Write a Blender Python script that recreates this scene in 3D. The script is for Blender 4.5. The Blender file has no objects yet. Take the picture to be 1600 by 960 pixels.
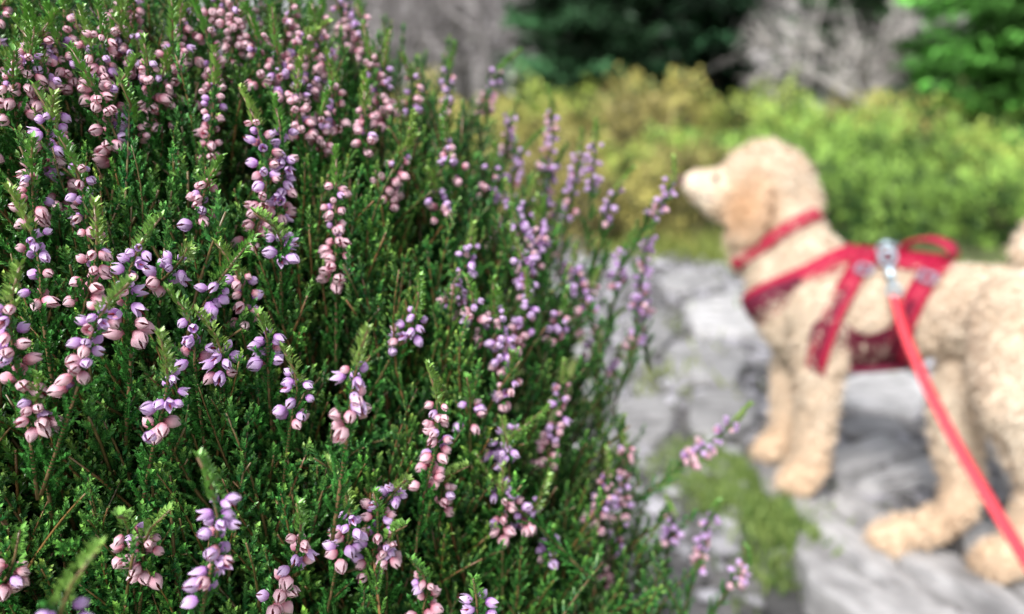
import bpy, math, random
import numpy as np
from mathutils import Vector, Matrix, noise
from mathutils.bvhtree import BVHTree
rs=np.random.RandomState(7); random.seed(7)
SC=bpy.context.scene; COL=SC.collection
# ---------------------------------------------------------------- camera frame
PITCH=math.radians(16.2); CAM=np.array([0,0,.73]); FPX=1203.0
Fw=np.array([0,math.cos(PITCH),-math.sin(PITCH)]); Up=np.array([0,math.sin(PITCH),math.cos(PITCH)]); Rt=np.array([1.,0,0])
def ray(x,y): return Fw+Rt*((x-800)/FPX)+Up*((480-y)/FPX)
def P(x,y,t): return CAM+ray(x,y)*t
def G(x,y,z=0.):
    d=ray(x,y); return CAM+d*((z-CAM[2])/d[2])
def nrm(v):
    v=np.asarray(v,float); return v/(np.linalg.norm(v,axis=-1,keepdims=True)+1e-12)
def lerp(a,b,t): return np.asarray(a)*(1-t)+np.asarray(b)*t
# ---------------------------------------------------------------- mesh collector
class Geo:
    def __init__(s): s.v=[];s.f=[];s.c=[];s.n=0
    def add(s,v,f,c):
        v=np.asarray(v,float).reshape(-1,3); f=np.asarray(f,int).reshape(-1,3); c=np.asarray(c,float)
        if c.ndim==1: c=np.tile(c[:3],(len(v),1))
        s.v.append(v);s.f.append(f+s.n);s.c.append(c[:,:3]);s.n+=len(v)
    def cat(s): return np.concatenate(s.v),np.concatenate(s.f),np.concatenate(s.c)
def make_mesh(name,v,f,c=None,smooth=False):
    me=bpy.data.meshes.new(name); n=len(v); m=len(f)
    me.vertices.add(n); me.vertices.foreach_set('co',np.asarray(v,np.float32).ravel())
    me.loops.add(3*m); me.loops.foreach_set('vertex_index',np.asarray(f,np.int32).ravel())
    me.polygons.add(m); me.polygons.foreach_set('loop_start',np.arange(0,3*m,3,dtype=np.int32))
    if smooth: me.polygons.foreach_set('use_smooth',np.ones(m,bool))
    me.update(calc_edges=True)
    if c is not None:
        a=me.color_attributes.new('Col','FLOAT_COLOR','POINT')
        a.data.foreach_set('color',np.concatenate([c,np.ones((n,1))],1).astype(np.float32).ravel())
    return me
def link(name,me,mat,parent=None,loc=None,basis=None):
    o=bpy.data.objects.new(name,me); COL.objects.link(o)
    if me is not None and mat is not None and len(me.materials)==0: me.materials.append(mat)
    if parent is not None: o.parent=parent
    if loc is not None: o.location=tuple(loc)
    if basis is not None: o.matrix_basis=basis
    return o
def build(name,g,mat,parent=None,smooth=False,origin=None,loc=None):
    v,f,c=g.cat()
    if origin is not None: v=v-np.asarray(origin)
    return link(name,make_mesh(name,v,f,c,smooth),mat,parent,loc)
def tag(o,label=None,cat=None,group=None,kind=None):
    if label:o['label']=label
    if cat:o['category']=cat
    if group:o['group']=group
    if kind:o['kind']=kind
    return o
def empty(name,loc,label,cat,group=None):
    o=bpy.data.objects.new(name,None); COL.objects.link(o); o.location=tuple(loc); o.empty_display_size=.05
    return tag(o,label,cat,group)
def tube(pts,rad,sides=5,cap=True):
    pts=np.asarray(pts,float); n=len(pts); rad=np.broadcast_to(np.asarray(rad,float),(n,))
    T=nrm(np.gradient(pts,axis=0)); ref=np.array([.31,.77,.22]) if abs(T[0][2])>.6 else np.array([0,0,1.])
    A=nrm(np.cross(T,ref)); B=np.cross(T,A); a=np.arange(sides)*2*math.pi/sides
    v=pts[:,None]+rad[:,None,None]*(A[:,None]*np.cos(a)[None,:,None]+B[:,None]*np.sin(a)[None,:,None])
    v=v.reshape(-1,3); f=[]
    for i in range(n-1):
        for j in range(sides):
            p=i*sides+j;q=i*sides+(j+1)%sides; f+=[(p,q,q+sides),(p,q+sides,p+sides)]
    if cap:
        v=np.vstack([v,pts[0],pts[-1]]); k=n*sides
        for j in range(sides):
            f.append((k,(j+1)%sides,j)); f.append((k+1,(n-1)*sides+j,(n-1)*sides+(j+1)%sides))
    return v,np.array(f)
def leaves(Pn,D,N0,L,W,fold=.35):
    D=nrm(D); S=nrm(np.cross(D,N0)); N=np.cross(S,D); L=np.asarray(L)[:,None];W=np.asarray(W)[:,None]
    v=np.stack([Pn,Pn+D*L*.45+S*W*.5+N*fold*W,Pn+D*L,Pn+D*L*.45-S*W*.5+N*fold*W],1).reshape(-1,3)
    b=np.arange(len(Pn))[:,None]*4
    f=np.concatenate([b+[0,1,2],b+[0,2,3]],1).reshape(-1,3)
    return v,f
# ---------------------------------------------------------------- materials
def mat(name,col=None,rough=.6,nscale=None,namp=.3,bump=0,bscale=60,trans=0,spec=.4,metal=0,sheen=0):
    m=bpy.data.materials.new(name); m.use_nodes=True; nt=m.node_tree; N=nt.nodes; Lk=nt.links
    b=N['Principled BSDF']; b.inputs['Roughness'].default_value=rough; b.inputs['Specular IOR Level'].default_value=spec
    b.inputs['Metallic'].default_value=metal
    if sheen: b.inputs['Sheen Weight'].default_value=sheen
    tc=N.new('ShaderNodeTexCoord')
    if col is None:
        a=N.new('ShaderNodeAttribute'); a.attribute_name='Col'; src=a.outputs['Color']
    else:
        a=N.new('ShaderNodeRGB'); a.outputs[0].default_value=(*col,1); src=a.outputs[0]
    if nscale:
        t=N.new('ShaderNodeTexNoise'); t.inputs['Scale'].default_value=nscale; t.inputs['Detail'].default_value=5
        Lk.new(tc.outputs['Object'],t.inputs['Vector'])
        mr=N.new('ShaderNodeMapRange'); mr.inputs[1].default_value=.3; mr.inputs[2].default_value=.7
        mr.inputs[3].default_value=1-namp; mr.inputs[4].default_value=1+namp
        Lk.new(t.outputs['Fac'],mr.inputs[0])
        vm=N.new('ShaderNodeVectorMath'); vm.operation='SCALE'; Lk.new(src,vm.inputs[0]); Lk.new(mr.outputs[0],vm.inputs['Scale']); src=vm.outputs[0]
    Lk.new(src,b.inputs['Base Color'])
    if bump:
        t=N.new('ShaderNodeTexNoise'); t.inputs['Scale'].default_value=bscale; t.inputs['Detail'].default_value=6
        Lk.new(tc.outputs['Object'],t.inputs['Vector'])
        bp=N.new('ShaderNodeBump'); bp.inputs['Strength'].default_value=bump; bp.inputs['Distance'].default_value=.01
        Lk.new(t.outputs['Fac'],bp.inputs['Height']); Lk.new(bp.outputs[0],b.inputs['Normal'])
    if trans:
        tr=N.new('ShaderNodeBsdfTranslucent'); Lk.new(src,tr.inputs['Color'])
        mx=N.new('ShaderNodeMixShader'); mx.inputs[0].default_value=trans
        Lk.new(b.outputs[0],mx.inputs[1]); Lk.new(tr.outputs[0],mx.inputs[2]); Lk.new(mx.outputs[0],N['Material Output'].inputs['Surface'])
    return m
M_leaf=mat('heather_leaf',rough=.32,spec=.6)
M_flor=mat('heather_petal',rough=.5,trans=.2,spec=.3)
M_core=mat('shrub_core',(.003,.005,.002),1.,nscale=60,namp=.6,bump=1,spec=0)  # near-black colour that paints the darkness inside the heather
M_bush=mat('shrub_leaf',rough=.5)
M_need=mat('needle',rough=.55)
M_bark=mat('bark',rough=.85,nscale=30,namp=.3)
M_stone=mat('stone',rough=.75,nscale=20,namp=.25,bump=.7,bscale=34)
M_gravel=mat('gravel',rough=.85)
M_ground=mat('soil',rough=.95,nscale=9,namp=.5,bump=.8,bscale=70)
M_fur=mat('fur',rough=.8,nscale=45,namp=.08,spec=.15,sheen=.3)
M_grass=mat('grass_blade',rough=.5)
M_hill=mat('hillside',rough=1,nscale=.25,namp=.15)
M_red=mat('crimson_webbing',(.40,.007,.044),.55,nscale=300,namp=.2,bump=.3,bscale=400)
M_maroon=mat('maroon_padding',(.13,.005,.028),.7,nscale=200,namp=.25,bump=.3,bscale=300)
M_coral=mat('coral_webbing',(.78,.06,.085),.5,nscale=300,namp=.12,bump=.2,bscale=400)
M_metal=mat('clip_metal',(.50,.62,.70),.35,nscale=60,namp=.1,metal=.8)
M_dark=mat('nose_leather',(.13,.06,.07),.4,nscale=200,namp=.2,bump=.3,bscale=300)
M_eye=mat('eye_gloss',(.02,.012,.008),.1,nscale=50,namp=.1)
M_buckle=mat('grey_plastic',(.30,.30,.38),.4,nscale=80,namp=.1)
# ================================================================= HEATHER
ELL=[(np.array([-.312,.62,.36]),np.array([.42,.40,.50])),(np.array([-0.005,.47,.26]),np.array([.16,.19,.23]))]
def surf(x,y):
    d=ray(x,y); best=None
    for c,r in ELL:
        o=(CAM-c)/r; e=d/r; a=e@e;b=o@e;cc=o@o-1; D=b*b-a*cc
        if D>=0:
            t=(-b-math.sqrt(D))/a
            if t>0 and (best is None or t<best): best=t
    if best is None:
        cand=[]
        for c,r in ELL:
            o=(CAM-c)/r; e=d/r; t=-(o@e)/(e@e); cand.append((np.linalg.norm(o+e*t),t))
        best=min(cand)[1]; return best,False
    return best,True
def snormal(p):
    return min(((abs(np.sum(((p-c)/r)**2)-1),tuple(nrm((p-c)/r**2))) for c,r in ELL))[1]
def shoot_template(seed,L=.085,dense=1.0):
    r=np.random.RandomState(seed); g=Geo(); bx,by=r.uniform(-.020,.020,2)
    def c(s): return np.array([bx*s*s,by*s*s,L*s])
    ss=np.linspace(0,1,7); v,f=tube([c(s) for s in ss],np.linspace(.0010,.0004,7),4); g.add(v,f,np.array([.16,.11,.045]))
    PP=[];DD=[];NN=[];LL=[];WW=[];CC=[]
    hue=r.uniform(0,1)
    base=lerp([.018,.140,.036],[.046,.175,.032],hue); tipc=lerp([.15,.42,.08],[.31,.50,.09],r.rand())
    def twig(p0,d0,ln,bright):
        n=max(2,int(ln/.00125)); up=np.array([0,0,1.]); d=d0.copy(); p=p0.copy()
        a1=nrm(np.cross(d,[.3,.5,.81]))
        for k in range(n):
            d=nrm(d+up*.05); p=p+d*.00125; a2=np.cross(d,a1); ax=a1 if k%2 else a2
            sz=1.0 if k<n-3 else .75
            for sg in (-1,1):
                o=ax*sg; PP.append(p+o*.0003); DD.append(d*.95+o*.50); NN.append(-o+d*.01)
                LL.append(.0031*sz*r.uniform(.85,1.15)); WW.append(.0018*sz)
                q=(k/n)**1.8*bright; CC.append(lerp(base,tipc,q)*r.uniform(.65,1.4))
    s=.06; az=r.uniform(0,6.28)
    while s<.985:
        ln=r.uniform(.008,.0150)*(1.15-.8*s)*(.6+.4*min(1,s*4))
        for k in range(2):
            a=az+k*math.pi+r.normal(0,.25); inc=math.radians(r.uniform(25,48))
            d=np.array([math.cos(a)*math.sin(inc),math.sin(a)*math.sin(inc),math.cos(inc)])
            if r.rand()<dense: twig(c(s),d,ln,.3+.6*s)
        az+=math.pi/2; s+=.0047/L*r.uniform(.8,1.3)
    twig(c(.93),np.array([0,0,1.]),.011,1.0)
    v,f=leaves(np.array(PP),np.array(DD),np.array(NN),LL,WW); g.add(v,f,np.repeat(np.array(CC),4,0))
    return g.cat()
TPL=[shoot_template(100+i,L=.065+.01*(i%4)) for i in range(10)]
def frame(d,roll):
    d=nrm(d); a=nrm(np.cross(d,[.2,.9,.37])); b=np.cross(d,a); c_,s_=math.cos(roll),math.sin(roll)
    return np.stack([a*c_+b*s_,-a*s_+b*c_,d],1)      # columns
ROOT=np.array([-.24,.58,0.0])
heather=empty('heather_shrub',ROOT,'dense green heather shrub covered in pink and lilac flower spikes, filling the foreground','shrub')
g=Geo()
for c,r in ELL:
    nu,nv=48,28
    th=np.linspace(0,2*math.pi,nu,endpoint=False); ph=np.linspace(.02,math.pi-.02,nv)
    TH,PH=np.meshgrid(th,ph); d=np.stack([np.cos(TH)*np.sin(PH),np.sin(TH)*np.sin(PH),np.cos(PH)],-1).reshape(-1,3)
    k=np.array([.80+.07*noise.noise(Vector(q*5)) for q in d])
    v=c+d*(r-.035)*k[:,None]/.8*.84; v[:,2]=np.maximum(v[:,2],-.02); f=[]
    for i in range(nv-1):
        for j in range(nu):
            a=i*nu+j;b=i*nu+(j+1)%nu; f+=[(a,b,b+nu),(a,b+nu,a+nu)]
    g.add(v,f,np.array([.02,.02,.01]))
build('shade_core',g,M_core,heather,origin=ROOT)  # solid near-black core standing in for the shade inside the shrub
pl=[]
def inside_other(p,i):
    for j,(c,r) in enumerate(ELL):
        if j!=i and np.sum(((p-c)/r)**2)<.9: return True
    return False
def vis(tip):
    q=tip-CAM; t=q@Fw
    return t,800+FPX*(q@Rt)/t,480-FPX*(q@Up)/t
def above_line(x,y): return x>590 and y<(x-590)*.62+12
cnt=0
while cnt<820:
    i=0 if rs.rand()<.80 else 1
    c,r=ELL[i]; d=nrm(rs.normal(0,1,3)); n=nrm(d/r); p=c+d*r
    if p[2]<.06 or inside_other(p,i): continue
    tocam=nrm(CAM-p)@n
    if tocam<-.15 and rs.rand()>.22: continue
    dep=abs(rs.normal(0,.024)); tip=p-n*dep+n*rs.uniform(0,.024)
    t,x,y=vis(tip)
    if above_line(x,y): continue
    dr=nrm(np.array([0,0,1.0])+n*.55+rs.normal(0,.20,3))
    pl.append((tip,dr,tocam,dep,1.)); cnt+=1
cnt=0
while cnt<1080:                                   # the side of the shrub that faces the path
    x,y=rs.uniform(-150,1120),rs.uniform(-80,1080); t,ok=surf(x,y)
    if not ok: continue
    p=P(x,y,t); n=np.array(snormal(p))
    gap=noise.noise(Vector(p*18))                  # uneven surface: hollows and tufts
    if gap<-.24 and rs.rand()<.75: continue
    dep=abs(rs.normal(0,.018))+max(0,-gap)*.055; tip=p-n*dep+n*(.006+.02*max(0,gap))
    if nrm(CAM-p)@n<.03: continue
    dr=nrm(np.array([0,0,1.05])+n*.42+rs.normal(0,.27,3)); pl.append((tip,dr,.5,dep,1.08)); cnt+=1
cnt=0
while cnt<300:                                    # young bright shoots standing between the flower spikes
    x,y=rs.uniform(-100,1100),rs.uniform(-60,1040); t,ok=surf(x,y)
    if not ok or noise.noise(Vector((x*.008,y*.008,3)))<-.25: continue
    p=P(x,y,t); n=np.array(snormal(p))
    if nrm(CAM-p)@n<.05: continue
    tip=p+n*rs.uniform(.004,.018); dr=nrm(np.array([0,0,1.0])+n*.40+rs.normal(0,.30,3)); pl.append((tip,dr,.5,.02,.75)); cnt+=1
cand=[]
for k,(tip,dr,tc_,dep,sz) in enumerate(pl):
    t,x,y=vis(tip)
    if 0<x<1250 and 0<y<950 and tc_>.1 and dep<.012: cand.append((t,k))
cand.sort(); named=set(k for _,k in cand[:98])
gf=Geo()
for k,(tip,dr,tc_,dep,sz) in enumerate(pl):
    ti=rs.randint(len(TPL)); V,F_,C_=TPL[ti]; L=V[:,2].max(); R=frame(dr,rs.uniform(0,6.28)); sc=rs.uniform(.85,1.3)*sz
    base=tip-dr*L*sc
    if k in named:
        me=bpy.data.meshes.get('leafy_shoot_mesh_%d'%ti) or make_mesh('leafy_shoot_mesh_%d'%ti,V,F_,C_)
        M=Matrix.Translation(Vector(base-ROOT))@Matrix([list(r_) for r_ in R]).to_4x4()@Matrix.Scale(sc,4)
        link('leafy_shoot',me,M_leaf,heather,basis=M)
    else:
        br=rs.uniform(.55,1.5)*(1-.5*min(1,dep/.05)) if sz!=.75 else rs.uniform(.85,1.45)  # deeper shoots get a darker colour, painting in the inner shade
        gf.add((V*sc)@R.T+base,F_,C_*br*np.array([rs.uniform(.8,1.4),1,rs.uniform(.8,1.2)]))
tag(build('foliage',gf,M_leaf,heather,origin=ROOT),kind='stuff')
g=Geo()
for k in range(70):
    tip,dr,_,_,_=pl[rs.randint(len(pl))]; b0=ROOT+np.array([rs.normal(0,.05),rs.normal(0,.05),0]); e=tip-dr*.05
    pts=[b0*(1-s)**2+2*s*(1-s)*(lerp(b0,e,.6)*[1,1,.6])+e*s*s for s in np.linspace(0,1,8)]
    v,f=tube(pts,np.linspace(.006,.001,8),5); g.add(v,f,[.18,.11,.055])
build('woody_stem',g,M_bark,heather,origin=ROOT)
# florets
def floret(kind,r,pink):
    R=.0030;Ln=.0070; V=[];Fc=[];Cc=[]; n0=0
    pale=np.array([.95,.78,.83]) if pink else np.array([.90,.77,.97])
    mid=lerp([.78,.36,.50],[.86,.52,.60],r.rand()) if pink else lerp([.64,.36,.80],[.77,.51,.90],r.rand())
    root=np.array([.52,.13,.19]) if pink else np.array([.52,.23,.62])
    op=[0,.35,.8][kind]
    for i in range(4):
        az=i*math.pi/2; k=.90 if i%2 else 1.; vs=np.linspace(0,1,5)
        for v in vs:
            rc=R*max(.08,math.sin(math.pi*(.13+.81*v)))**.95
            ro=R*(.40+.95*v)
            rr=lerp(rc,ro,op*v)*k; z=Ln*(v-.12*op*v*v)
            hw=math.radians(56)*(1-.88*v**2.2)*(1-.35*op*v)
            for u in (-1,0,1):
                a=az+u*hw; V.append([rr*math.cos(a)*(1 if u else 1.1),rr*math.sin(a)*(1 if u else 1.1),z])
                cc=lerp(root,mid,min(1,v*3)); cc=lerp(cc,pale,.9*max(0,v-.3)/.7 if u else .4*v); Cc.append(cc)
        for a_ in range(4):
            for b_ in range(2):
                p=n0+a_*3+b_; Fc+=[(p,p+1,p+4),(p,p+4,p+3)]
        n0+=15
    for q in range(3):
        a=q*2.1; V.append([.0008*math.cos(a),.0008*math.sin(a),Ln*.5]); Cc.append([.20,.02,.03])
    V.append([0,0,Ln*(1.08+.25*op)]); Cc.append([.35,.04,.07]); Fc+=[(n0,n0+1,n0+3),(n0+1,n0+2,n0+3),(n0+2,n0,n0+3)]
    return np.array(V),np.array(Fc),np.array(Cc)
FT={(k,p):[floret(k,np.random.RandomState(s),p) for s in range(5)] for k in range(3) for p in (0,1)}
def spike(L,r,pinkness,d,fs=1.0):
    """stem geometry and floret geometry, in coordinates relative to the spike's lowest floret"""
    R=frame(d,r.uniform(0,6.28)); gs=Geo(); gl=Geo(); bend=r.uniform(-.2,.2,2)*L
    def c(z): s=max(0,z/L); return np.array([bend[0]*s*(s-1)*2,bend[1]*s*(s-1)*2,z])
    tip=r.uniform(.009,.018)
    zs=np.linspace(-.05,L+tip,9); v,f=tube([c(z) for z in zs],np.linspace(.0009,.0005,9),5); gs.add(v@R.T,f,[.19,.12,.06])
    PP=[];DD=[];NN=[];LL=[];WW=[];CC=[]
    tc=lerp([.14,.38,.06],[.30,.46,.10],r.rand())
    z=-.048
    while z<L+tip:
        intip=z>L-.004
        for k in range(4):
            a=r.uniform(0,6.28); o=np.array([math.cos(a),math.sin(a),0])
            rad=.0004 if not intip else .0016*(1-(z-L)/tip*.8)
            PP.append(c(z)+o*rad); DD.append(o*(.7 if intip else .6)+[0,0,.95]); NN.append(-o+[0,0,.01]); LL.append(.0038 if intip else .0032); WW.append(.0017)
            CC.append((tc if intip else np.array([.045,.19,.036]))*r.uniform(.7,1.25))
        z+=.0010 if intip else .0016
    z=-.045
    while z<L*.9:
        a=r.uniform(0,6.28); o=np.array([math.cos(a),math.sin(a),0]); d0=nrm(o*.7+[0,0,.9]); p=c(z); n=r.randint(5,10) if z<0 else r.randint(2,5)
        for k in range(n):
            p=p+d0*.0013; d0=nrm(d0+[0,0,.05]); ax=nrm(np.cross(d0,[.3,.5,.8])); ax=ax if k%2 else np.cross(d0,ax)
            for sg in (-1,1):
                PP.append(p.copy()); DD.append(d0*.95+ax*sg*.5); NN.append(-ax*sg+d0*.01); LL.append(.0030); WW.append(.0017); CC.append(np.array([.05,.20,.036])*r.uniform(.7,1.6))
        z+=.0032 if z<0 else .008
    v,f=leaves(np.array(PP),np.array(DD),np.array(NN),LL,WW); gs.add(v@R.T,f,np.repeat(np.array(CC),4,0))
    z=0.
    while z<L:
        u=z/L; n=r.choice([2,3,3,4])
        for k in range(n):
            a=r.uniform(0,6.28); o=np.array([math.cos(a),math.sin(a),0])
            ax=nrm(o*.8+[0,0,r.uniform(-.7,.25)]); sc=r.uniform(.78,1.06)*(1-.36*u)*fs
            pk=int(r.rand()<pinkness+(.25 if u<.3 else -.1)); kd=r.choice([0,0,1,2]) if not pk else r.choice([0,0,0,1])
            V,F_,C_=FT[(kd,pk)][r.randint(5)]; Q=frame(ax,r.uniform(0,6.28)); br=r.uniform(.78,1.06)
            p0=c(z+r.uniform(-.0018,.0018))+o*r.uniform(.001,.0042)
            gl.add(((V*sc*[1,1,r.uniform(.85,1.15)])@Q.T+p0)@R.T,F_,np.clip(C_*br,0,.95))
        z+=.0046*r.uniform(.8,1.2)
    return gs,gl
SP=[ # x_top,y_top,x_bot,y_bot, depth offset, pinkness
(398,185,392,375,-.01,.6),(437,195,428,355,-.005,.3),(525,280,525,435,0,.85),(560,560,545,665,-.075,.45),(683,625,664,758,-.02,.85),
(335,775,318,930,-.04,.25),(262,578,245,668,-.01,.3),(165,480,122,605,-.02,.5),(215,390,207,520,-.01,.55),(285,405,250,440,0,.1),(292,490,302,565,0,.1),
(735,380,700,495,.0,.45),(650,490,622,540,0,.15),(825,465,800,550,0,.4),(880,590,850,725,0,.7),(975,695,930,940,-.02,.8),(950,740,925,820,-.01,.6),
(1150,655,1070,722,0,.5),(470,825,430,935,-.02,.6),(545,790,530,865,0,.4),(590,800,575,895,0,.5),(785,765,785,835,0,.8),(662,900,660,955,-.01,.8),
(745,945,745,985,-.09,.1),(100,935,108,990,-.06,.1),(325,285,310,350,0,.6),(190,125,180,255,0,.7),(80,180,62,275,0,.5),(120,265,135,355,0,.5),
(50,275,55,340,0,.8),(45,350,62,465,0,.4),(18,465,35,595,-.01,.7),(335,125,318,267,0,.7),(500,25,495,100,0,.8),(455,0,440,70,0,.9),(400,55,405,130,0,.9),
(520,125,530,200,0,.6),(600,98,612,195,0,.6),(635,230,600,285,0,.8),(695,210,722,275,0,.6),(862,170,850,265,.0,.3),(905,240,888,335,.0,.2),(800,180,790,240,0,.3),
(780,110,762,177,0,.4),(703,103,700,177,0,.4),(840,345,842,385,0,.2),(965,295,948,350,0,.1),(1050,278,1018,335,0,.1),(1015,368,998,485,0,.15),(925,445,900,517,0,.7),
(955,500,925,557,0,.6),(800,585,775,635,0,.5),(965,560,955,590,0,.6),(462,585,455,650,0,.2),(415,515,418,565,0,.1),(345,435,320,475,0,.1),(350,550,345,580,0,.1),
(620,765,590,800,-.01,.1),(700,760,690,790,0,.9),(1115,800,1090,885,0,.3),(1165,880,1145,910,0,.3),(1050,805,1045,845,0,.2),(772,485,762,535,0,.6),(740,470,738,495,0,.5),
(610,850,605,885,0,.6),(270,55,262,145,0,.8),(140,65,150,155,0,.7),(60,85,70,155,0,.8),(560,15,560,85,0,.9),(640,115,640,175,0,.6),(570,165,575,235,0,.8),
(820,235,800,315,.0,.2),(770,255,760,305,.0,.3),(930,215,925,295,.0,.1),(870,255,850,315,0,.2),(980,385,965,445,0,.2),(1000,445,1005,490,0,.3),(880,485,870,535,0,.6),
(20,115,25,175,0,.7),(230,95,235,165,0,.7),(370,-5,375,65,0,.8),(300,15,300,95,0,.8),(60,635,62,670,0,.9),(370,425,380,505,.01,.5),(680,295,690,335,.02,.4),
(440,375,438,397,0,.1),(790,700,795,725,0,.1),(860,845,858,870,0,.3),(230,835,225,885,0,.9),(735,630,735,655,0,.5)]
auto=[]
while len(auto)<56:
    x,y=rs.uniform(-60,1040),rs.uniform(-60,900)
    if above_line(x,y-6) : continue
    w=.85 if (y<250-0.22*x) else (.32 if (x>650 and y<480 and y>0.75*(x-560)) else .05)
    if rs.rand()<w*.8: auto.append((x+rs.normal(0,24),y,x,y+(rs.uniform(50,130) if y<500 else rs.uniform(20,60)),rs.uniform(-.006,.016),.8 if x<650 else .3))
rest=[]
for i,s in enumerate(SP+auto):
    xt,yt,xb,yb,do,pk_=s; t=surf(xt,yt)[0]-.022+do
    if t<.12: t=.12
    top=P(xt,yt,t); bot=P(xb,yb,t+.008); L=max(.010,np.linalg.norm(top-bot)); d=nrm(top-bot)
    if L<.016: d=nrm(d+[0,0,1.2])
    gs,gl=spike(L,np.random.RandomState(1000+i),pk_,d,1.0 if i<28 or yt>350 else .88)
    if i<97:
        o=build('flower_spike',gs,M_leaf,heather,loc=bot-ROOT)
        build('florets',gl,M_flor,o,smooth=False)
    else: rest.append((gs,gl,bot))
for k,(tip,dr,tc_,dep,sz) in enumerate(pl[:800]):
    t,x,y=vis(tip)
    if (x<-60 or y<-60 or tc_<-.05) and len(rest)<150 and not above_line(x,y-110):
        gs,gl=spike(rs.uniform(.02,.05),np.random.RandomState(5000+k),.6,dr); rest.append((gs,gl,tip-dr*.03))
ga,gb=Geo(),Geo()
for gs,gl,b in rest:
    v,f,c=gs.cat(); ga.add(v+b,f,c); v,f,c=gl.cat(); gb.add(v+b,f,c)
o=build('flower_stem',ga,M_leaf,heather,origin=ROOT); tag(o,kind='stuff'); o2=build('florets',gb,M_flor,o,origin=ROOT); tag(o2,kind='stuff')
# ================================================================= GROUND
def hgt(x,y):
    n=noise.noise(Vector((x*1.7,y*1.7,3)))*.02+noise.noise(Vector((x*7,y*7,1)))*.008
    s=min(1,max(0,(1.10-y)/.2))*min(1,max(0,(.56-x)/.12)); s=s*s*(3-2*s)
    far=min(1,max(0,(y-2.5)/2)); return .000+n*(.35+far*1.5)-.12*s
def grid(xs,ys,zf,col,keep=None):
    g=Geo(); nx,ny=len(xs),len(ys); v=np.array([[x,y,zf(x,y)] for y in ys for x in xs]); f=[]
    for j in range(ny-1):
        for i in range(nx-1):
            if keep and not keep((xs[i]+xs[i+1])/2,(ys[j]+ys[j+1])/2): continue
            a=j*nx+i; f+=[(a,a+1,a+nx+1),(a,a+nx+1,a+nx)]
    g.add(v,f,np.array([col(x,y) for y in ys for x in xs])); return g
def gcol(x,y):
    n=noise.noise(Vector((x*2.3,y*2.3,9)))*.5+.5
    return lerp([.05,.045,.025],[.12,.17,.045],n)
xs=np.concatenate([[-400,-120,-40,-15,-8,-5,-3.5],np.arange(-2.5,2.5,.05),[2.6,3,3.5,4.5,6,8,12,20,45,120,400]])
ys=np.concatenate([[-300,-60,-15,-5,-2,-1],np.arange(-.5,4.5,.05),[4.7,5,5.5,6,7,8,10,13,17,22,30,60,150,500]])
tag(build('ground',grid(xs,ys,hgt,gcol),M_ground,smooth=True),kind='structure')
PATH=[(-.3,.3),(2.2,.3),(1.9,1.8),(1.4,2.5),(1.0,3.1),(.3,3.7),(-1.3,4.3),(-1.5,3.7),(.1,3.05),(.22,2.2),(.15,1.4)]
def inpoly(x,y,pg=PATH):
    r=False;n=len(pg)
    for i in range(n):
        x1,y1=pg[i];x2,y2=pg[(i+1)%n]
        if (y1>y)!=(y2>y) and x<(x2-x1)*(y-y1)/(y2-y1)+x1: r=not r
    return r
def pk(x,y): return inpoly(x+.12*noise.noise(Vector((x*5,y*5,0))),y+.12*noise.noise(Vector((x*5,y*5,7))))
def pcol(x,y):
    n=noise.noise(Vector((x*6,y*6,4)))*.5+.5; m=noise.noise(Vector((x*3,y*3,14)))
    c=lerp([.09,.085,.08],[.21,.205,.21],n)
    return lerp(c,[.10,.13,.045],min(1,max(0,m*3-.6)))
tag(build('path',grid(np.arange(-1.6,2.3,.03),np.arange(.3,4.4,.03),lambda x,y:hgt(x,y)+.006,pcol,pk),M_stone,smooth=True),kind='structure')
ico=np.array([[0,0,1],[.9,0,.4],[.28,.85,.45],[-.72,.53,.4],[-.72,-.53,.42],[.28,-.85,.4],[.72,.53,-.4],[-.28,.85,-.4],[-.9,0,-.4],[-.28,-.85,-.4],[.72,-.53,-.4],[0,0,-1]])
icf=np.array([(0,1,2),(0,2,3),(0,3,4),(0,4,5),(0,5,1),(1,6,2),(2,7,3),(3,8,4),(4,9,5),(5,10,1),(2,6,7),(3,7,8),(4,8,9),(5,9,10),(1,10,6),(11,7,6),(11,8,7),(11,9,8),(11,10,9),(11,6,10)])
g=Geo(); k=0
while k<6500:
    x,y=rs.uniform(0,2),rs.uniform(.75,3.4)
    if not pk(x,y): continue
    s=abs(rs.normal(0,.010))+.005
    if rs.rand()<.07: s*=2.3
    v=ico*(1+rs.normal(0,.15,(12,1)))*s*np.array([1.2,.9,.5]); a=rs.uniform(0,6.28); ca,sa=math.cos(a),math.sin(a)
    v=v@np.array([[ca,sa,0],[-sa,ca,0],[0,0,1]])+[x,y,hgt(x,y)+.008]
    if v[:,2].max()>.026: v[:,2]-=v[:,2].max()-.026
    g.add(v,icf,lerp([.08,.078,.078],[.52,.51,.55],rs.rand()**1.8)*rs.uniform(.8,1.1)); k+=1
tag(build('gravel',g,M_gravel),'loose grey gravel and stone chips scattered over the path','gravel',kind='stuff')
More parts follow.
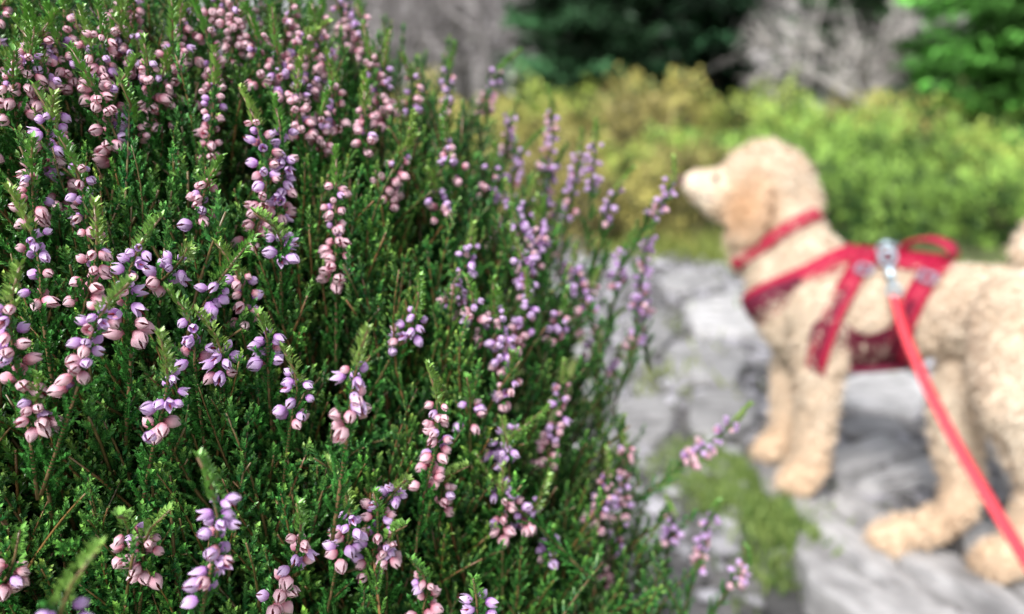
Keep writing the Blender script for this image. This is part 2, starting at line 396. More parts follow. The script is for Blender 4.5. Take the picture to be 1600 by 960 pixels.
def slab(poly,zt,thick,label,tone=.42,seed=0,grow=1.08):
    pts=[G(x,y,zt) for x,y in poly]; n=len(pts); q=[]
    for i in range(n):
        a,b=pts[i],pts[(i+1)%n]
        for s in np.linspace(0,1,9)[:-1]: q.append(a*(1-s)+b*s)
    q=np.array(q)
    q=(np.roll(q,1,0)+2*q+np.roll(q,-1,0))/4
    c=q.mean(0); q=c+(q-c)*grow*np.array([[1+.16*noise.noise(Vector((p[0]*14+seed,p[1]*14,0)))] for p in q])
    rings=[(x,0) for x in np.linspace(0,.95,20)]+[(.985,-.002),(1.0,-.008),(1.01,-.4*thick),(1.0,-.7*thick),(1.01,-thick)]
    V=[];m=len(q); cols=[]; r=np.random.RandomState(seed); u=nrm(np.array([.45,-.9,0]) if seed==1 else np.array([1,.3*r.normal(),0])); w_=np.array([-u[1],u[0],0])
    for k,dz in rings:
        for p in q:
            w=c+(p-c)*k; a,b=w@u,w@w_
            n1=noise.noise(Vector((a*5+seed,b*22,2))); n2=noise.noise(Vector((a*18,b*75+seed,2)))
            step=max(0,min(1,(n1+.14)*12))*.014-.014 if seed in (1,2,3) else 0
            nz=n1*.008+n2*.004+step
            V.append([w[0],w[1],zt+dz+min(0,nz)]); cols.append(np.array([1,.985,.99])*tone*np.clip(1+.22*n1+.4*n2+.25*noise.noise(Vector(w*9))+step*16,.35,1.5))
    f=[]
    for i in range(len(rings)-1):
        for j in range(m):
            a=i*m+j;b=i*m+(j+1)%m; f+=[(a,b+m,b),(a,a+m,b+m)]
    V=np.array(V)
    org=np.array([c[0],c[1],zt-thick]); g=Geo(); g.add(V-org,f,np.array(cols))
    o=build('stone_slab',g,M_stone,smooth=True,loc=org); return tag(o,label,'rock','flat stones set in the path')
Z=.036
slab([(1235,778),(1320,765),(1400,800),(1470,850),(1530,885),(1600,935),(1640,1000),(1400,1010),(1300,930),(1245,860)],Z,.15,'largest pale slab in the lower right corner, running diagonally under the far hind paw',.34,1,1.0)
slab([(1490,800),(1570,795),(1680,820),(1760,900),(1720,990),(1650,965),(1560,893),(1510,860)],Z-.003,.06,'grey slab at the right edge under the near hind paw',.24,2,1.0)
slab([(1300,700),(1380,680),(1460,695),(1470,745),(1370,765),(1310,750)],Z-.004,.05,'pale flat stone under the belly, between front and hind paws',.36,3,1.05)
slab([(1175,700),(1270,685),(1300,745),(1260,775),(1195,765)],Z,.05,'stone under both front paws of the dog',.22,4,1.0)
slab([(1280,600),(1400,575),(1450,600),(1430,640),(1330,632)],Z-.002,.05,'bright flat stone seen between front legs and hind legs below the maroon belly pad',.44,5)
slab([(1075,470),(1150,456),(1192,475),(1180,512),(1090,510)],Z+.006,.07,'bright whitish slab in the path level with the chest of the dog',.44,6)
slab([(1040,545),(1120,530),(1165,550),(1150,590),(1060,585)],Z-.003,.05,'flat grey stone left of the chest of the dog, in mid path',.30,7)
slab([(985,500),(1030,490),(1050,515),(1030,545),(985,540)],Z-.003,.05,'small stone against the heather edge, level with the second stone row',.24,8)
slab([(1080,615),(1160,600),(1185,640),(1150,675),(1085,665)],Z-.006,.05,'grey stone just left of the far front leg',.24,9)
slab([(1040,425),(1110,420),(1130,440),(1070,452),(1035,445)],Z,.05,'farthest pale stone in the path, below the shrubs',.30,10)
slab([(1320,650),(1390,648),(1420,668),(1370,680),(1315,675)],Z-.006,.05,'narrow stone strip behind the pale stone under the belly',.27,11,1.0)
slab([(960,625),(1030,610),(1060,650),(1020,690),(965,680)],Z-.006,.05,'grey stone touching the right edge of the heather, above the mossy patch',.28,12,1.0)
slab([(1540,690),(1610,680),(1680,710),(1640,750),(1560,740)],Z-.006,.05,'stone behind the near hind leg at the right edge',.28,13,1.0)
slab([(1195,890),(1260,870),(1300,935),(1290,1000),(1205,990)],-.02,.09,'dark stone wedged below the largest pale slab',.07,14,1.0)  # much darker tone than the other slabs
g=Geo(); PP=[];DD=[];LL=[];CC=[]
def patch(cx,cy,rx,ry,n,h,c0,c1):
    for _ in range(n):
        x,y=rs.normal(cx,rx),rs.normal(cy,ry); PP.append([x,y,hgt(x,y)]); DD.append([rs.normal(0,.55),rs.normal(0,.55),1]); LL.append(h*rs.uniform(.5,1.3)); CC.append(lerp(c0,c1,rs.rand()))
ga_=([.07,.15,.03],[.32,.42,.12])
for x,y,n,h in ((1150,745,1300,.024),(1190,790,1400,.028),(1120,790,900,.030),(1225,835,800,.046),(1215,880,400,.052),(1090,720,700,.024),(1060,760,500,.028),(1310,770,150,.018),(1350,690,60,.018),(1320,790,150,.016),(1250,800,250,.022)):
    p=G(x,y,.0); patch(p[0],p[1],.032,.044,n,h,*ga_)
for x,y,n in ((1080,385,800),(1130,395,700),(1020,395,600),(1200,410,500),(1300,420,500),(1450,440,500),(1560,460,500),(1650,500,500),(1180,530,60),(1040,600,80)):
    p=G(x,y,.0); patch(p[0],p[1],.16,.12,n,.07,[.12,.18,.03],[.34,.38,.10])
PP=np.array(PP);LL=np.array(LL)
v,f=leaves(PP,np.array(DD),rs.normal(0,1,PP.shape),LL,LL*.10+.001,.2); g.add(v,f,np.repeat(np.array(CC),4,0))
tag(build('grass',g,M_grass),'short green grass and moss growing between the path stones','grass',kind='stuff')
# ================================================================= MOORLAND SHRUBS
def bush_meshes(seed,c_lo,c_hi,nl=3400):
    r=np.random.RandomState(seed); d=nrm(r.normal(0,1,(nl,3))); d[:,2]=np.abs(d[:,2])
    lump=np.array([1+.5*noise.noise(Vector(q*2.4+np.array([seed,0,0])))+.25*noise.noise(Vector(q*6+seed)) for q in d])
    rad=(1-np.abs(r.normal(0,.14,nl)))*lump; p=d*rad[:,None]
    dr=d*.6+r.normal(0,.5,(nl,3))+[0,0,.5]
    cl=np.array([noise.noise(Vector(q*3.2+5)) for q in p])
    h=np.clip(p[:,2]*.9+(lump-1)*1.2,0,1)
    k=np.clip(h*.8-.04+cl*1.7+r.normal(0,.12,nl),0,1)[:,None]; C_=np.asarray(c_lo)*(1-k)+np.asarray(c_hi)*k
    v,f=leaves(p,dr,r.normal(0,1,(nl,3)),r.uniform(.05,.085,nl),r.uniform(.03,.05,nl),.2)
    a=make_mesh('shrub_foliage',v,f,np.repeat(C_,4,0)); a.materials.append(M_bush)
    g=Geo()
    for _ in range(26):
        e=nrm(r.normal(0,1,3)); e[2]=abs(e[2])+.2; e=nrm(e)*.8; pts=[e*s+[0,0,.1*s*(1-s)] for s in np.linspace(0,1,5)]
        vv,ff=tube(pts,np.linspace(.02,.006,5),4); g.add(vv,ff,[.09,.06,.04])
    b=make_mesh('shrub_branches',*g.cat()); b.materials.append(M_bark); return a,b
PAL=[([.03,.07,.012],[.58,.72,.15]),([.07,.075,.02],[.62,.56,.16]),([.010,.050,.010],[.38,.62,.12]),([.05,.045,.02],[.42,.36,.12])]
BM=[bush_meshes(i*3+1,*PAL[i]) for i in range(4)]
rows=[(3.75,.38,.40,range(880,1900,118)),(4.5,.48,.50,range(760,1950,125)),(5.6,.6,.58,range(620,1950,120)),(7.3,.8,.66,range(480,2000,135))]
rn=['front row','second row','third row','back row']
for ri,(t,w,h,xr) in enumerate(rows):
    for j,x in enumerate(xr):
        x=x+rs.uniform(-30,30); tt=t+rs.uniform(-.2,.2); q=P(x,300,tt); loc=(q[0],q[1],-.02)
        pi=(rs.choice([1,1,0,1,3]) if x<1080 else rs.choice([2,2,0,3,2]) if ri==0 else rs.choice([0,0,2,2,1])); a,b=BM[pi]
        kind=['lime green','golden yellow','fresh green','brownish'][pi]
        o=empty('moorland_shrub',loc,'low %s leafy shrub in the %s of the thicket behind the dog'%(kind,rn[ri]),'shrub','low %s shrubs in the %s behind the dog'%(kind,rn[ri]))
        o.rotation_euler=(0,0,rs.uniform(0,6.28)); hh=h*rs.uniform(.72,1.18)*(1-.14*min(1,max(0,(x-1150)/500)))
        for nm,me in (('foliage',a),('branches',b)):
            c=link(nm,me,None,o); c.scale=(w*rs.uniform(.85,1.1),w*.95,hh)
# ================================================================= TREES
def spruce(x,t,h,w,col,label,seed,nb=5,group=None):
    r=np.random.RandomState(seed); q=P(x,150,t); loc=np.array([q[0],q[1],0]); root=empty('spruce_tree',loc,label,'tree',group)
    g=Geo(); v,f=tube([[0,0,z] for z in np.linspace(0,h,8)],np.linspace(.03*h*.6,.008,8),8); g.add(v,f,[.07,.055,.045]); build('trunk',g,M_bark,root,smooth=True)
    g=Geo(); PP=[];DD=[];LL=[];CC=[]; z=.05
    while z<h*.98:
        ln=w*(1-z/h)**.7
        for _ in range(nb if z<2.6 else 4):
            a=r.uniform(0,6.28); o=np.array([math.cos(a),math.sin(a),0]); l2=ln*r.uniform(.6,1.15); ns=max(4,int(l2/.06))
            sd=np.array([-o[1],o[0],0]); pts=[]
            tone=r.choice([.4,.8,1.3,3.0])
            for k in range(ns):
                s=(k+1)/ns; p=o*l2*s+np.array([0,0,z-.16*l2*s+.10*l2*s*s*s*2]); pts.append(p)
                sw=l2*.28*math.sin(math.pi*min(1,s*.75+.12))+.03
                for m in range(9):
                    u=r.uniform(-1,1); PP.append(p+sd*u*sw+[0,0,-abs(u)*.05-r.uniform(0,.06)]); DD.append(o*.7+sd*u*.8+[0,0,-.25+r.normal(0,.25)]); LL.append(r.uniform(.09,.15)); CC.append(np.array(col)*tone*r.uniform(.6,1.4)*(1+.6*s))
            if len(pts)>1:
                vv,ff=tube([np.array([0,0,z])]+pts[::3],.006,3); g.add(vv,ff,[.04,.035,.03])
        z+=.10
    PP=np.array(PP);LL=np.array(LL); v,f=leaves(PP,np.array(DD),r.normal(0,.5,PP.shape)+[0,0,1],LL,LL*.36,.1); g.add(v,f,np.repeat(np.array(CC),4,0))
    build('crown',g,M_need,root)
DK=[.013,.038,.014]
spruce(915,9.0,5.2,1.10,[.018,.050,.020],'dark spruce tree left of the other dark spruces, beyond the shrubs',1,10)
spruce(1115,8.8,4.8,.95,[.008,.026,.011],'darkest spruce tree above the head of the dog',2,10)
spruce(1010,9.8,6,1.2,DK,'spruce tree set back in the gap between two dark spruces',3,10)
spruce(1590,7.2,5,1.25,[.06,.18,.03],'bright green spruce tree in the top right corner',4,9)
spruce(1800,6.6,4,1.3,[.02,.06,.02],'dark spruce tree past the right edge, by the bright green one',5)
spruce(1360,11.5,5.5,1.6,[.025,.05,.022],'dim spruce tree behind the grey dead branches',6,7)
spruce(200,12,5,1.3,[.03,.08,.03],'green spruce tree behind the top of the heather',7)
spruce(0,9,5,1.5,[.03,.08,.03],'green spruce tree behind the left part of the heather',8)
def bare(seed,h,nb,col,spread=.5,tr=1.):
    r=np.random.RandomState(seed); gt=Geo(); gb=Geo(); ln=r.normal(0,.05,2)*h
    def c(s): return np.array([ln[0]*s,ln[1]*s,h*s])
    v,f=tube([c(s) for s in np.linspace(0,1,8)],np.linspace(.018*h,.005,8)*min(tr,1.5),7); gt.add(v,f,np.array(col)*.7)
    def br(p,d,l,rd,lv):
        pts=[p];q=p.copy();dd=d.copy()
        for k in range(5): dd=nrm(dd+r.normal(0,.18,3)); q=q+dd*l/5; pts.append(q)
        v,f=tube(pts,np.linspace(rd,rd*.35,6),4 if lv==0 else 3,False); gb.add(v,f,np.array(col)*r.uniform(.4,1.5))
        if lv<2:
            for k in range(4): br(pts[r.randint(1,6)],nrm(dd+r.normal(0,.5,3)),l*.55,rd*.55,lv+1)
    for _ in range(nb):
        s=r.uniform(.08,.95); a=r.uniform(0,6.28); br(c(s),nrm([math.cos(a),math.sin(a),spread]),h*.3*(1.1-s)+.2,(.006*h*(1.1-s)+.002)*tr,0)
    return gt.cat(),gb.cat()
BT=[bare(50+i,6.,22,[.32,.295,.30],.6) for i in range(3)]
btm=[]
for a,b in BT:
    m1=make_mesh('bare_trunk',*a,smooth=True);m1.materials.append(M_bark);m2=make_mesh('bare_branches',*b);m2.materials.append(M_bark);btm.append((m1,m2))
k=0
for x in list(range(520,860,42)):
    t=rs.uniform(13,18); q=P(x+rs.uniform(-12,12),150,t)
    o=empty('bare_tree',(q[0],q[1],0),'slender leafless grey tree in the hazy wood above the yellow shrubs left of the spruces','tree','leafless grey trees left of the spruces')
    o.rotation_euler=(0,0,rs.uniform(0,6.28)); m1,m2=btm[k%3]; k+=1
    link('trunk',m1,None,o); link('branches',m2,None,o)
for i,(x,t,rx,ry,lab) in enumerate(((1235,8.7,15,50,'grey dead branch tangle beside the darkest spruce'),(1300,8.3,-10,58,'grey dead branch tangle second from the darkest spruce'),(1370,8.0,20,62,'grey dead branch tangle above the lime shrubs, between two other tangles'),(1430,7.6,-20,-60,'grey dead branch tangle nearest the bright green spruce'))):
    q=P(x,140,t); root=empty('dead_tree',(q[0],q[1],.25),lab,'dead tree'); a,b=bare(80+i,2.0,20,[.56,.525,.50],.9,2.5)
    link('trunk',make_mesh('dead_trunk',*a,smooth=True),M_bark,root); link('branches',make_mesh('dead_branches',*b),M_bark,root); root.rotation_euler=(math.radians(rx),math.radians(ry),0)
g=Geo()
for _ in range(900):
    az=rs.uniform(-.75,.75); d=rs.uniform(19,26); x,y=d*math.sin(az),d*math.cos(az)
    if abs(az+.29)<.06 or az>.25: continue
    hh=rs.uniform(2.5,6.5); w_=rs.uniform(.05,.11); v,f=tube([[x,y,0],[x+rs.normal(0,.1),y,hh*.5],[x+rs.normal(0,.3),y,hh]],[w_,w_*.7,.015],4,False); g.add(v,f,np.array([.50,.47,.47])*rs.uniform(.45,1.4))
tag(build('distant_wood',g,M_bark),'far hazy mass of thin grey leafless saplings','wood',kind='stuff')
g=Geo(); na,nr=120,14; V=[]
for j in range(nr):
    for i in range(na):
        az=-1.2+2.4*i/(na-1); r_=27+j*2.5; dip=1-.97*math.exp(-((az+.29)/.07)**4)
        V.append([r_*math.sin(az),r_*math.cos(az),-.3+j*.62*dip*(1+.25*noise.noise(Vector((az*6,j*.4,0))))])
f=[]
for j in range(nr-1):
    for i in range(na-1): a=j*na+i; f+=[(a,a+1,a+na+1),(a,a+na+1,a+na)]
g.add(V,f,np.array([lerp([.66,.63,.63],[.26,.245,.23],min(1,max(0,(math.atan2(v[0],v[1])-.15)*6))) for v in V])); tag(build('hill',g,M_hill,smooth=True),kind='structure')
# ================================================================= DOG
fwd=nrm((P(1260,470,1.42)-P(1590,490,1.17))*[1,1,0]); lat=np.array([fwd[1],-fwd[0],0.])
if lat[1]>0: lat=-lat
def sph():
    V=[];f=[];nu,nv=14,9
    for j in range(nv):
        ph=math.pi*j/(nv-1)
        for i in range(nu): th=2*math.pi*i/nu; V.append([math.sin(ph)*math.cos(th),math.sin(ph)*math.sin(th),math.cos(ph)])
    for j in range(nv-1):
        for i in range(nu): a=j*nu+i;b=j*nu+(i+1)%nu; f+=[(a,b+nu,b),(a,a+nu,b+nu)]
    return np.array(V),np.array(f)
SV,SF=sph(); BG=Geo()
def ball(c,r,sl=1.0,ax=None):
    v=SV*r
    if sl!=1.0:
        ax=lat if ax is None else ax; v=v-np.outer(v@ax,ax)*(1-sl)
    BG.add(v+c,SF,[0,0,0])
def chain(pts,sl=1.0,ax=None):
    for (x,y,t,r),(x2,y2,t2,r2) in zip(pts[:-1],pts[1:]):
        a,b=P(x,y,t),P(x2,y2,t2); n=max(2,int(np.linalg.norm(a-b)/(min(r,r2)*.3)))
        for s in np.linspace(0,1,n+1): ball(a*(1-s)+b*s,r*(1-s)+r2*s,sl,ax)
chain([(1222,345,1.45,.056),(1238,392,1.44,.066),(1268,447,1.42,.080),(1302,478,1.39,.086),(1350,486,1.345,.087),(1420,486,1.29,.075),(1480,482,1.25,.064),(1540,490,1.20,.067),(1600,499,1.16,.072)],.80)
chain([(1212,452,1.43,.042),(1229,490,1.42,.054),(1264,518,1.41,.062)],.8)
chain([(1195,400,1.45,.038),(1212,450,1.44,.045)],.8)
chain([(1213,288,1.46,.061),(1192,274,1.46,.058),(1168,282,1.462,.050)],.95)
chain([(1234,316,1.455,.052),(1212,300,1.46,.058)],.95)
chain([(1160,295,1.462,.042),(1125,294,1.466,.034),(1086,289,1.47,.027)],.9)
chain([(1160,316,1.462,.036),(1120,314,1.466,.028),(1098,307,1.47,.020)],.9)
chain([(1180,340,1.46,.042),(1166,372,1.46,.035),(1173,398,1.46,.033)],.8)
hl=lat
def chain3(pts,sl,ax):
    for (a,r),(b,r2) in zip(pts[:-1],pts[1:]):
        n=max(2,int(np.linalg.norm(a-b)/(min(r,r2)*.3)))
        for s in np.linspace(0,1,n+1): ball(a*(1-s)+b*s,r*(1-s)+r2*s,sl,ax)
for sg in (1,-1):
    chain3([(P(1205,276,1.46)+hl*sg*.046,.024),(P(1200,305,1.46)+hl*sg*.056,.034),(P(1193,333,1.46)+hl*sg*.058,.036),(P(1186,358,1.46)+hl*sg*.052,.027)],.42,hl)
def paw(x,y,t,r):
    c=P(x,y,t)
    for k in (-1.4,-.5,.5,1.4): ball(c+fwd*r*.65+lat*k*r*.42+np.array([0,0,-r*.28]),r*.48)
    ball(c+np.array([0,0,-r*.1]),r*.92)
chain([(1287,490,1.345,.057),(1283,550,1.34,.042),(1277,600,1.34,.032),(1274,660,1.352,.026),(1270,705,1.358,.024),(1262,735,1.36,.023),(1248,748,1.36,.023)],.9); paw(1246,750,1.36,.025)
chain([(1262,500,1.47,.052),(1243,560,1.47,.036),(1233,600,1.47,.028),(1230,650,1.47,.023),(1222,685,1.47,.021),(1208,698,1.47,.021)],.9); paw(1206,700,1.47,.024)
chain([(1600,500,1.12,.062),(1594,560,1.10,.054),(1582,625,1.09,.039),(1602,690,1.105,.030),(1630,755,1.125,.024),(1614,815,1.13,.022),(1586,862,1.13,.022),(1560,873,1.13,.022)],.85); paw(1556,875,1.13,.024)
chain([(1560,505,1.23,.056),(1529,570,1.24,.052),(1497,635,1.24,.039),(1494,700,1.24,.029),(1506,762,1.235,.023),(1494,798,1.225,.021),(1450,824,1.21,.020),(1400,835,1.205,.022)],.85); paw(1392,837,1.20,.024)
chain([(1622,445,1.16,.024),(1665,415,1.155,.021),(1690,385,1.15,.022),(1675,355,1.15,.024),(1640,362,1.15,.024),(1612,390,1.15,.022)])
v,f,_=BG.cat(); tmp=bpy.data.objects.new('tmp',make_mesh('tmp',v,f)); COL.objects.link(tmp)
m=tmp.modifiers.new('r','REMESH'); m.mode='VOXEL'; m.voxel_size=.0052
m=tmp.modifiers.new('s','SMOOTH'); m.iterations=8; m.factor=.6
dg=bpy.context.evaluated_depsgraph_get(); ev=tmp.evaluated_get(dg); em=ev.to_mesh()
em.calc_loop_triangles(); nv=len(em.vertices); V=np.empty(nv*3,np.float32); em.vertices.foreach_get('co',V); V=V.reshape(-1,3).astype(float)
N_=np.empty(nv*3,np.float32); em.vertices.foreach_get('normal',N_); N_=N_.reshape(-1,3).astype(float)
T_=np.empty(len(em.loop_triangles)*3,np.int32); em.loop_triangles.foreach_get('vertices',T_); T_=T_.reshape(-1,3)
ev.to_mesh_clear(); bpy.data.objects.remove(tmp)
earc=P(1193,325,1.46)+hl*.055; earc2=P(1193,325,1.46)-hl*.055; nosep=P(1064,285,1.472)
def furcol(p):
    n=noise.noise(Vector(p*28))*.5+.5; n2=noise.noise(Vector(p*9))*.5+.5
    c=lerp([.68,.52,.37],[.91,.81,.67],.6*n+.4*n2)
    e=min(np.linalg.norm((p-earc)*[1,1,.8]),np.linalg.norm((p-earc2)*[1,1,.8])); k=max(0,1-e/.075); c=lerp(c,[.72,.47,.28],min(1,k*1.4))
    if p[2]<.20: c=lerp(c,[.74,.53,.34],min(1,(.20-p[2])/.12)*.6)
    return c
disp=np.array([noise.noise(Vector(p*62))*.005+noise.noise(Vector(p*140))*.003+.002 for p in V])
fade=np.clip((np.linalg.norm(V-nosep,axis=1)-.02)/.07,.1,1)
V2=V+N_*(disp*fade)[:,None]
DROOT=np.array([*( (P(1248,748,1.36)+P(1400,834,1.2))/2)[:2],.036])
dog=empty('dog',DROOT,'curly cream dog in a red harness standing on the stones, sniffing the heather','dog')
CV=np.array([furcol(p) for p in V2]); g=Geo(); g.add(V2-DROOT,T_,CV); build('body',g,M_fur,dog,smooth=True)
bvh=BVHTree.FromPolygons([Vector(p) for p in V],[tuple(t) for t in T_.tolist()])
NL=42000
A=V2[T_]; nn=np.cross(A[:,1]-A[:,0],A[:,2]-A[:,0]); ar=np.linalg.norm(nn,axis=1); nn=nn/(ar[:,None]+1e-12); idx=rs.choice(len(T_),NL,p=ar/ar.sum())
w=rs.dirichlet([1,1,1],NL); pp=(A[idx]*w[:,:,None]).sum(1); no=nn[idx]
if np.mean(np.sum(no*N_[T_[idx,0]],1))<0: no=-no
ok=np.linalg.norm(pp-nosep,axis=1)>.03; pp=pp[ok];no=no[ok]
flow=nrm(-fwd*.5+np.array([0,0,-1.])+rs.normal(0,.8,pp.shape)); tg=nrm(flow-no*np.sum(flow*no,1)[:,None]); sd=np.cross(no,tg)
ln=rs.uniform(.009,.020,len(pp))*np.clip((np.linalg.norm(pp-nosep,axis=1)-.02)/.1,.4,1); W=.0022
cu=rs.choice([-1,1],len(pp))*rs.uniform(.3,.9,len(pp)); st=[]
for s,wd in ((0,1.),(.35,1.1),(.7,.8),(1.,.15)):
    c=pp+tg*(ln*s*.65)[:,None]+no*(ln*.66*math.sin(s*2.1))[:,None]+sd*(ln*cu*s*s*.8)[:,None]
    st+=[c-sd*W*wd*.5,c+sd*W*wd*.5]
VV=np.stack(st,1).reshape(-1,3); b=np.arange(len(pp))[:,None]*8; fs=[]
for q in (0,2,4): fs+=[b+[q,q+1,q+3],b+[q,q+3,q+2]]
Ff=np.concatenate(fs,0); bc=np.array([furcol(p) for p in pp])*rs.uniform(.86,1.16,(len(pp),1)); bc=np.clip(bc,0,.93)
g=Geo(); g.add(VV-DROOT,Ff,np.repeat(bc,8,0)); o=build('curly_coat',g,M_fur,dog); tag(o,kind='stuff')
g=Geo(); v=SV*np.array([.011,.011,.009]); g.add(v+P(1066,282,1.472)-DROOT,SF,[0,0,0])
for s in (-1,1): g.add(SV*.005+P(1064,286,1.472)+hl*s*.008-DROOT,SF,[0,0,0])
build('nose',g,M_dark,dog,smooth=True)
for s in (1,-1):
    c=P(1142,274,1.463)+hl*s*.05; h=bvh.find_nearest(Vector(c)); c=np.array(h[0]); g=Geo(); g.add(SV*.0075+c-DROOT,SF,[0,0,0]); build('eye',g,M_eye,dog,smooth=True)
g=Geo(); pts=[]
for x,y in ((1080,302),(1095,305),(1115,308),(1135,308)):
    c=P(x,y,1.466)+hl*.08; h=bvh.ray_cast(Vector(c),Vector(-hl))
    if h[0] is not None: pts.append(np.array(h[0])+hl*.001-DROOT)
if len(pts)>2: v,f=tube(pts,.002,5); g.add(v,f,[0,0,0]); build('mouth',g,M_dark,dog)
def ribbon(pts,nr,width,th,closed):
    pts=np.array(pts);nr=nrm(np.array(nr)); n=len(pts); wd=np.broadcast_to(np.asarray(width,float),(n,))
    T=nrm((np.roll(pts,-1,0)-np.roll(pts,1,0)) if closed else np.gradient(pts,axis=0)); Wd=nrm(np.cross(T,nr)); V=[]
    for p,w,q,ww in zip(pts,Wd,nr,wd): V+=[p-w*ww/2,p+w*ww/2,p+w*ww/2+q*th,p-w*ww/2+q*th]
    f=[]; m=n if closed else n-1
    for i in range(m):
        a=i*4;b=((i+1)%n)*4
        for k in range(4): k2=(k+1)%4; f+=[(a+k,b+k,b+k2),(a+k,b+k2,a+k2)]
    if not closed: f+=[(0,2,1),(0,3,2),((n-1)*4,(n-1)*4+1,(n-1)*4+2),((n-1)*4,(n-1)*4+2,(n-1)*4+3)]
    return np.array(V),np.array(f)
def loop(top,bot,offs,width,th,ro=.17,a0=0,a1=360,n=64,wf=None):
    c=(top+bot)/2; vv=nrm(top-bot); l=nrm(lat-vv*(lat@vv)); hp=[]
    closed=(a1-a0==360)
    for i in range(n if closed else n+1):
        an=a0+(a1-a0)*i/n; a=math.radians(an); d=vv*math.cos(a)+l*math.sin(a); h=bvh.ray_cast(Vector(c+d*ro),Vector(-d))
        if h[0] is None: continue
        r_=np.linalg.norm(np.array(h[0])-c); hp.append((d,r_,width*(wf(an) if wf else 1)))
    R=np.array([x[1] for x in hp]); D=np.array([x[0] for x in hp]); Wv=np.array([x[2] for x in hp])
    for _ in range(4):
        if closed: R=(np.roll(R,1)+2*R+np.roll(R,-1))/4
        else: R[1:-1]=(R[:-2]+2*R[1:-1]+R[2:])/4
    return ribbon(c+D*(R+offs)[:,None],D,Wv,th,closed)
def straps(name,parts,m,par):
    g=Geo()
    for v,f in parts: g.add(v-DROOT,f,[0,0,0])
    return build(name,g,m,par,smooth=False)
TN,BN=P(1338,396,1.37),P(1195,474,1.42)
T1,B1=P(1372,400,1.335),P(1310,574,1.375); T2,B2=P(1475,412,1.25),P(1405,574,1.31)
wfn=lambda an: 1+.7*math.exp(-((an-180)/60.)**2)
har=straps('harness',[loop(TN,BN,.013,.038,.006,.2,wf=wfn)],M_red,dog)
straps('girth_strap',[loop(T1,B1,.013,.034,.005)],M_red,har); straps('girth_strap',[loop(T2,B2,.013,.034,.005)],M_red,har)
straps('chest_pad',[loop(TN,BN,.0195,.034,.004,.2,105,255,40,wf=lambda an:.3+1.05*math.exp(-((an-180)/55.)**2))],M_maroon,har)
for tp,bt in ((T1,B1),(T2,B2)):
    straps('strap_lining',[loop(tp,bt,.0185,.010,.002,.17,66,294,40)],M_maroon,har)
def run(pa,pb,dr,offs,width,th,n=20):
    pts=[];nr=[]
    for s in np.linspace(0,1,n):
        c=pa*(1-s)+pb*s; h=bvh.ray_cast(Vector(c-dr*.15),Vector(dr))
        if h[0] is None: continue
        pts.append(np.array(h[0])-dr*offs); nr.append(-dr)
    pts=np.array(pts)
    for _ in range(3): pts[1:-1]=(pts[:-2]+2*pts[1:-1]+pts[2:])/4
    return ribbon(pts,nr,width,th,False)
dn=np.array([0,0,-1.])
straps('back_strap',[run(TN,P(1482,412,1.245),dn,.013,.060,.006),run(TN+lat*.03,P(1480,414,1.25)+lat*.03,nrm(dn-lat*.55),.013,.044,.006)],M_red,har)
straps('belly_pad',[run(lerp(BN,B1,.55),P(1425,572,1.29),-dn,.008,.085,.007)],M_maroon,har)
def sidepanel(u0,u1,off,acut,name,m):
    g=Geo(); pa=[]
    for u in np.linspace(u0,u1,14):
        top=lerp(T1,T2,u);bot=lerp(B1,B2,u); c=(top+bot)/2; vv=nrm(top-bot); l=nrm(lat-vv*(lat@vv)); row=[]
        a0_=acut-12*math.cos(u*6.28)
        for a in np.linspace(a0_,360-a0_,24):
            ar_=math.radians(a); d=vv*math.cos(ar_)+l*math.sin(ar_); h=bvh.ray_cast(Vector(c+d*.16),Vector(-d)); rr=(np.linalg.norm(np.array(h[0])-c) if h[0] else .08); row.append(c+d*(min(rr,.118)+off))
        pa.append(row)
    pa=np.array(pa)
    for _ in range(2): pa[:,1:-1]=(pa[:,:-2]+2*pa[:,1:-1]+pa[:,2:])/4; pa[1:-1]=(pa[:-2]+2*pa[1:-1]+pa[2:])/4
    ni,nj=pa.shape[:2]; k0=np.arange(ni*nj).reshape(ni,nj); fs=[]
    for i in range(ni-1):
        for j in range(nj-1): fs+=[(k0[i,j],k0[i+1,j],k0[i+1,j+1]),(k0[i,j],k0[i+1,j+1],k0[i,j+1])]
    g.add(pa.reshape(-1,3)-DROOT,fs,[0,0,0]); build(name,g,m,har,smooth=True)
sidepanel(-.22,1.2,.016,106,'side_pad',M_maroon)
pts=[];nr=[]
ha,hb=P(1412,397,1.30),P(1490,406,1.235)
for s in np.linspace(0,1,16): pts.append(lerp(ha,hb,s)+np.array([0,0,.006+.021*math.sin(math.pi*s)**.5])); nr.append([0,0,1.])
straps('handle',[ribbon(pts,nr,.034,.006,False)],M_red,har)
def bxm(c,ax,ay,az):
    V=[c+ax*i+ay*j+az*k for i in (-1,1) for j in (-1,1) for k in (-1,1)]
    return np.array(V),np.array([(0,1,3),(0,3,2),(4,6,7),(4,7,5),(0,4,5),(0,5,1),(2,3,7),(2,7,6),(0,2,6),(0,6,4),(1,5,7),(1,7,3)])
for (x,y,t) in ((1354,434,1.33),(1452,444,1.25)):
    h=bvh.ray_cast(Vector(CAM),Vector(nrm(P(x,y,1)-CAM)))
    if h[0]:
        c=np.array(h[0]);n_=np.array(h[1]); ay=nrm(np.array([.25,0,1])-n_*(np.array([.25,0,1])@n_)); ax=np.cross(ay,n_); g=Geo()
        for k in (-1,1):
            v,f=bxm(c+n_*.022+ax*k*.012,ax*.002,ay*.009,n_*.003); g.add(v-DROOT,f,[0,0,0]); v,f=bxm(c+n_*.022+ay*k*.008,ax*.012,ay*.002,n_*.0025); g.add(v-DROOT,f,[0,0,0])
        build('buckle',g,M_buckle,har)
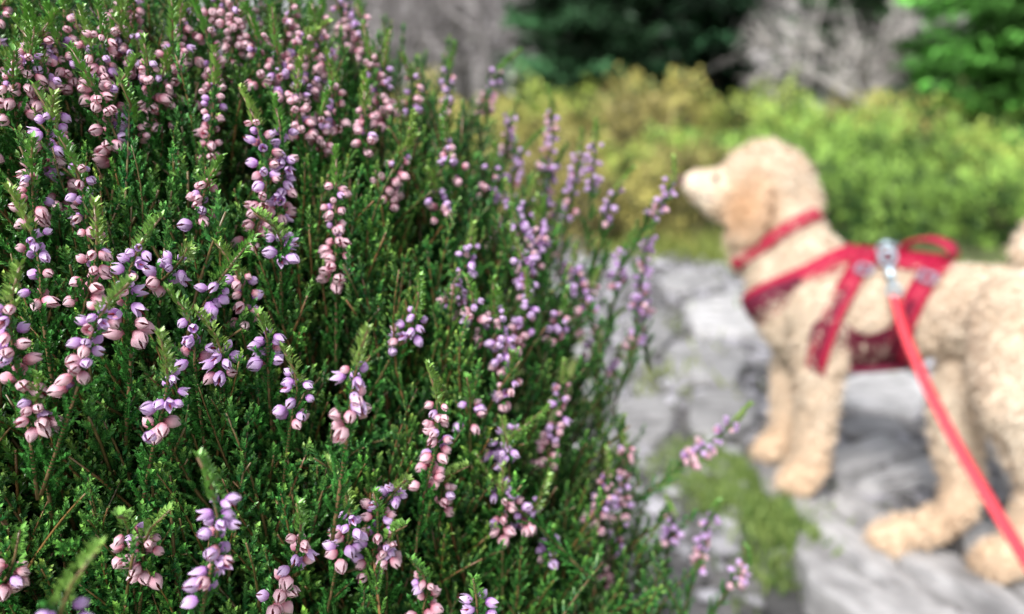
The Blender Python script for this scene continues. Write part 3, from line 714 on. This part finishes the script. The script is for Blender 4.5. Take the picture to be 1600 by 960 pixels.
straps('collar',[loop(P(1266,350,1.445),P(1165,408,1.462),.011,.024,.004,.16)],M_red,dog)
# ================================================================= LEASH
LR=P(1640,930,.90)
le=empty('leash',LR,'coral red webbing leash with a silver clip, hooked to the back of the dog harness','leash')
ctrl=[P(1397,462,1.235),P(1412,520,1.19),P(1450,610,1.12),P(1500,706,1.05),P(1556,800,.98),P(1612,892,.91),P(1700,1030,.82),P(1840,1240,.70)]
pts=[]
for a,b in zip(ctrl[:-1],ctrl[1:]):
    for s in np.linspace(0,1,8)[:-1]: pts.append(lerp(a,b,s))
pts=np.array(pts)
for _ in range(6): pts[1:-1]=(pts[:-2]+2*pts[1:-1]+pts[2:])/4
g=Geo(); nv_=nrm(CAM-pts)+np.array([.5,0,0]); v,f=ribbon(pts-LR,nv_,.017,.0025,False); g.add(v,f,[0,0,0]); build('strap',g,M_coral,le)
g=Geo()
def ring(c,n,r,w,sx=1.):
    n=nrm(n); a=nrm(np.cross(n,[0,0.1,1])); b=np.cross(n,a); pt=[c+a*r*sx*math.cos(q)+b*r*math.sin(q) for q in np.linspace(0,2*math.pi,20)]
    return tube(pt,w,6)
tocam=nrm(CAM-P(1390,420,1.26))
for v,f in (ring(P(1387,402,1.262),tocam,.012,.0035),ring(P(1397,455,1.24),tocam,.008,.003,1.2),tube([P(1388,412,1.255),P(1391,428,1.25),P(1396,447,1.243)],[.006,.0080,.005],10),tube([P(1374,384,1.26),P(1386,380,1.258),P(1404,386,1.256)],[.004,.005,.004],8)):
    g.add(v-LR,f,[0,0,0])
build('clip',g,M_metal,le,smooth=True)
g=Geo(); v,f=ring(P(1384,390,1.275),tocam,.012,.003); g.add(v-DROOT,f,[0,0,0]); build('ring',g,M_metal,har,smooth=True)
# ================================================================= CAMERA, LIGHT
cd=bpy.data.cameras.new('camera'); co=bpy.data.objects.new('camera',cd); COL.objects.link(co); SC.camera=co
co.location=tuple(CAM); co.rotation_euler=(math.pi/2-PITCH,0,0); cd.sensor_width=36; cd.lens=36*FPX/1600; cd.clip_start=.02; cd.clip_end=1500
cd.dof.use_dof=True; cd.dof.focus_distance=.32; cd.dof.aperture_fstop=4.5
el,az=math.radians(52),math.radians(-150)
sd_=Vector((math.sin(az)*math.cos(el),math.cos(az)*math.cos(el),math.sin(el)))
sl=bpy.data.lights.new('sun','SUN'); sl.energy=3.8; sl.angle=math.radians(14); sl.color=(1,.97,.94); so=bpy.data.objects.new('sun',sl); COL.objects.link(so)
so.rotation_euler=sd_.to_track_quat('Z','Y').to_euler(); so.location=(0,0,5)
wd=bpy.data.worlds.new('World'); SC.world=wd; wd.use_nodes=True; nt=wd.node_tree; sk=nt.nodes.new('ShaderNodeTexSky'); sk.sky_type='NISHITA'; sk.sun_disc=False; sk.sun_elevation=el; sk.sun_rotation=az
sk.dust_density=3; hs=nt.nodes.new('ShaderNodeHueSaturation'); hs.inputs['Saturation'].default_value=.3; hs.inputs['Value'].default_value=1.55
bg=nt.nodes['Background']; nt.links.new(sk.outputs[0],hs.inputs['Color']); nt.links.new(hs.outputs[0],bg.inputs['Color']); bg.inputs['Strength'].default_value=.15
SC.view_settings.view_transform='Standard'; SC.view_settings.look='None'; SC.view_settings.exposure=0
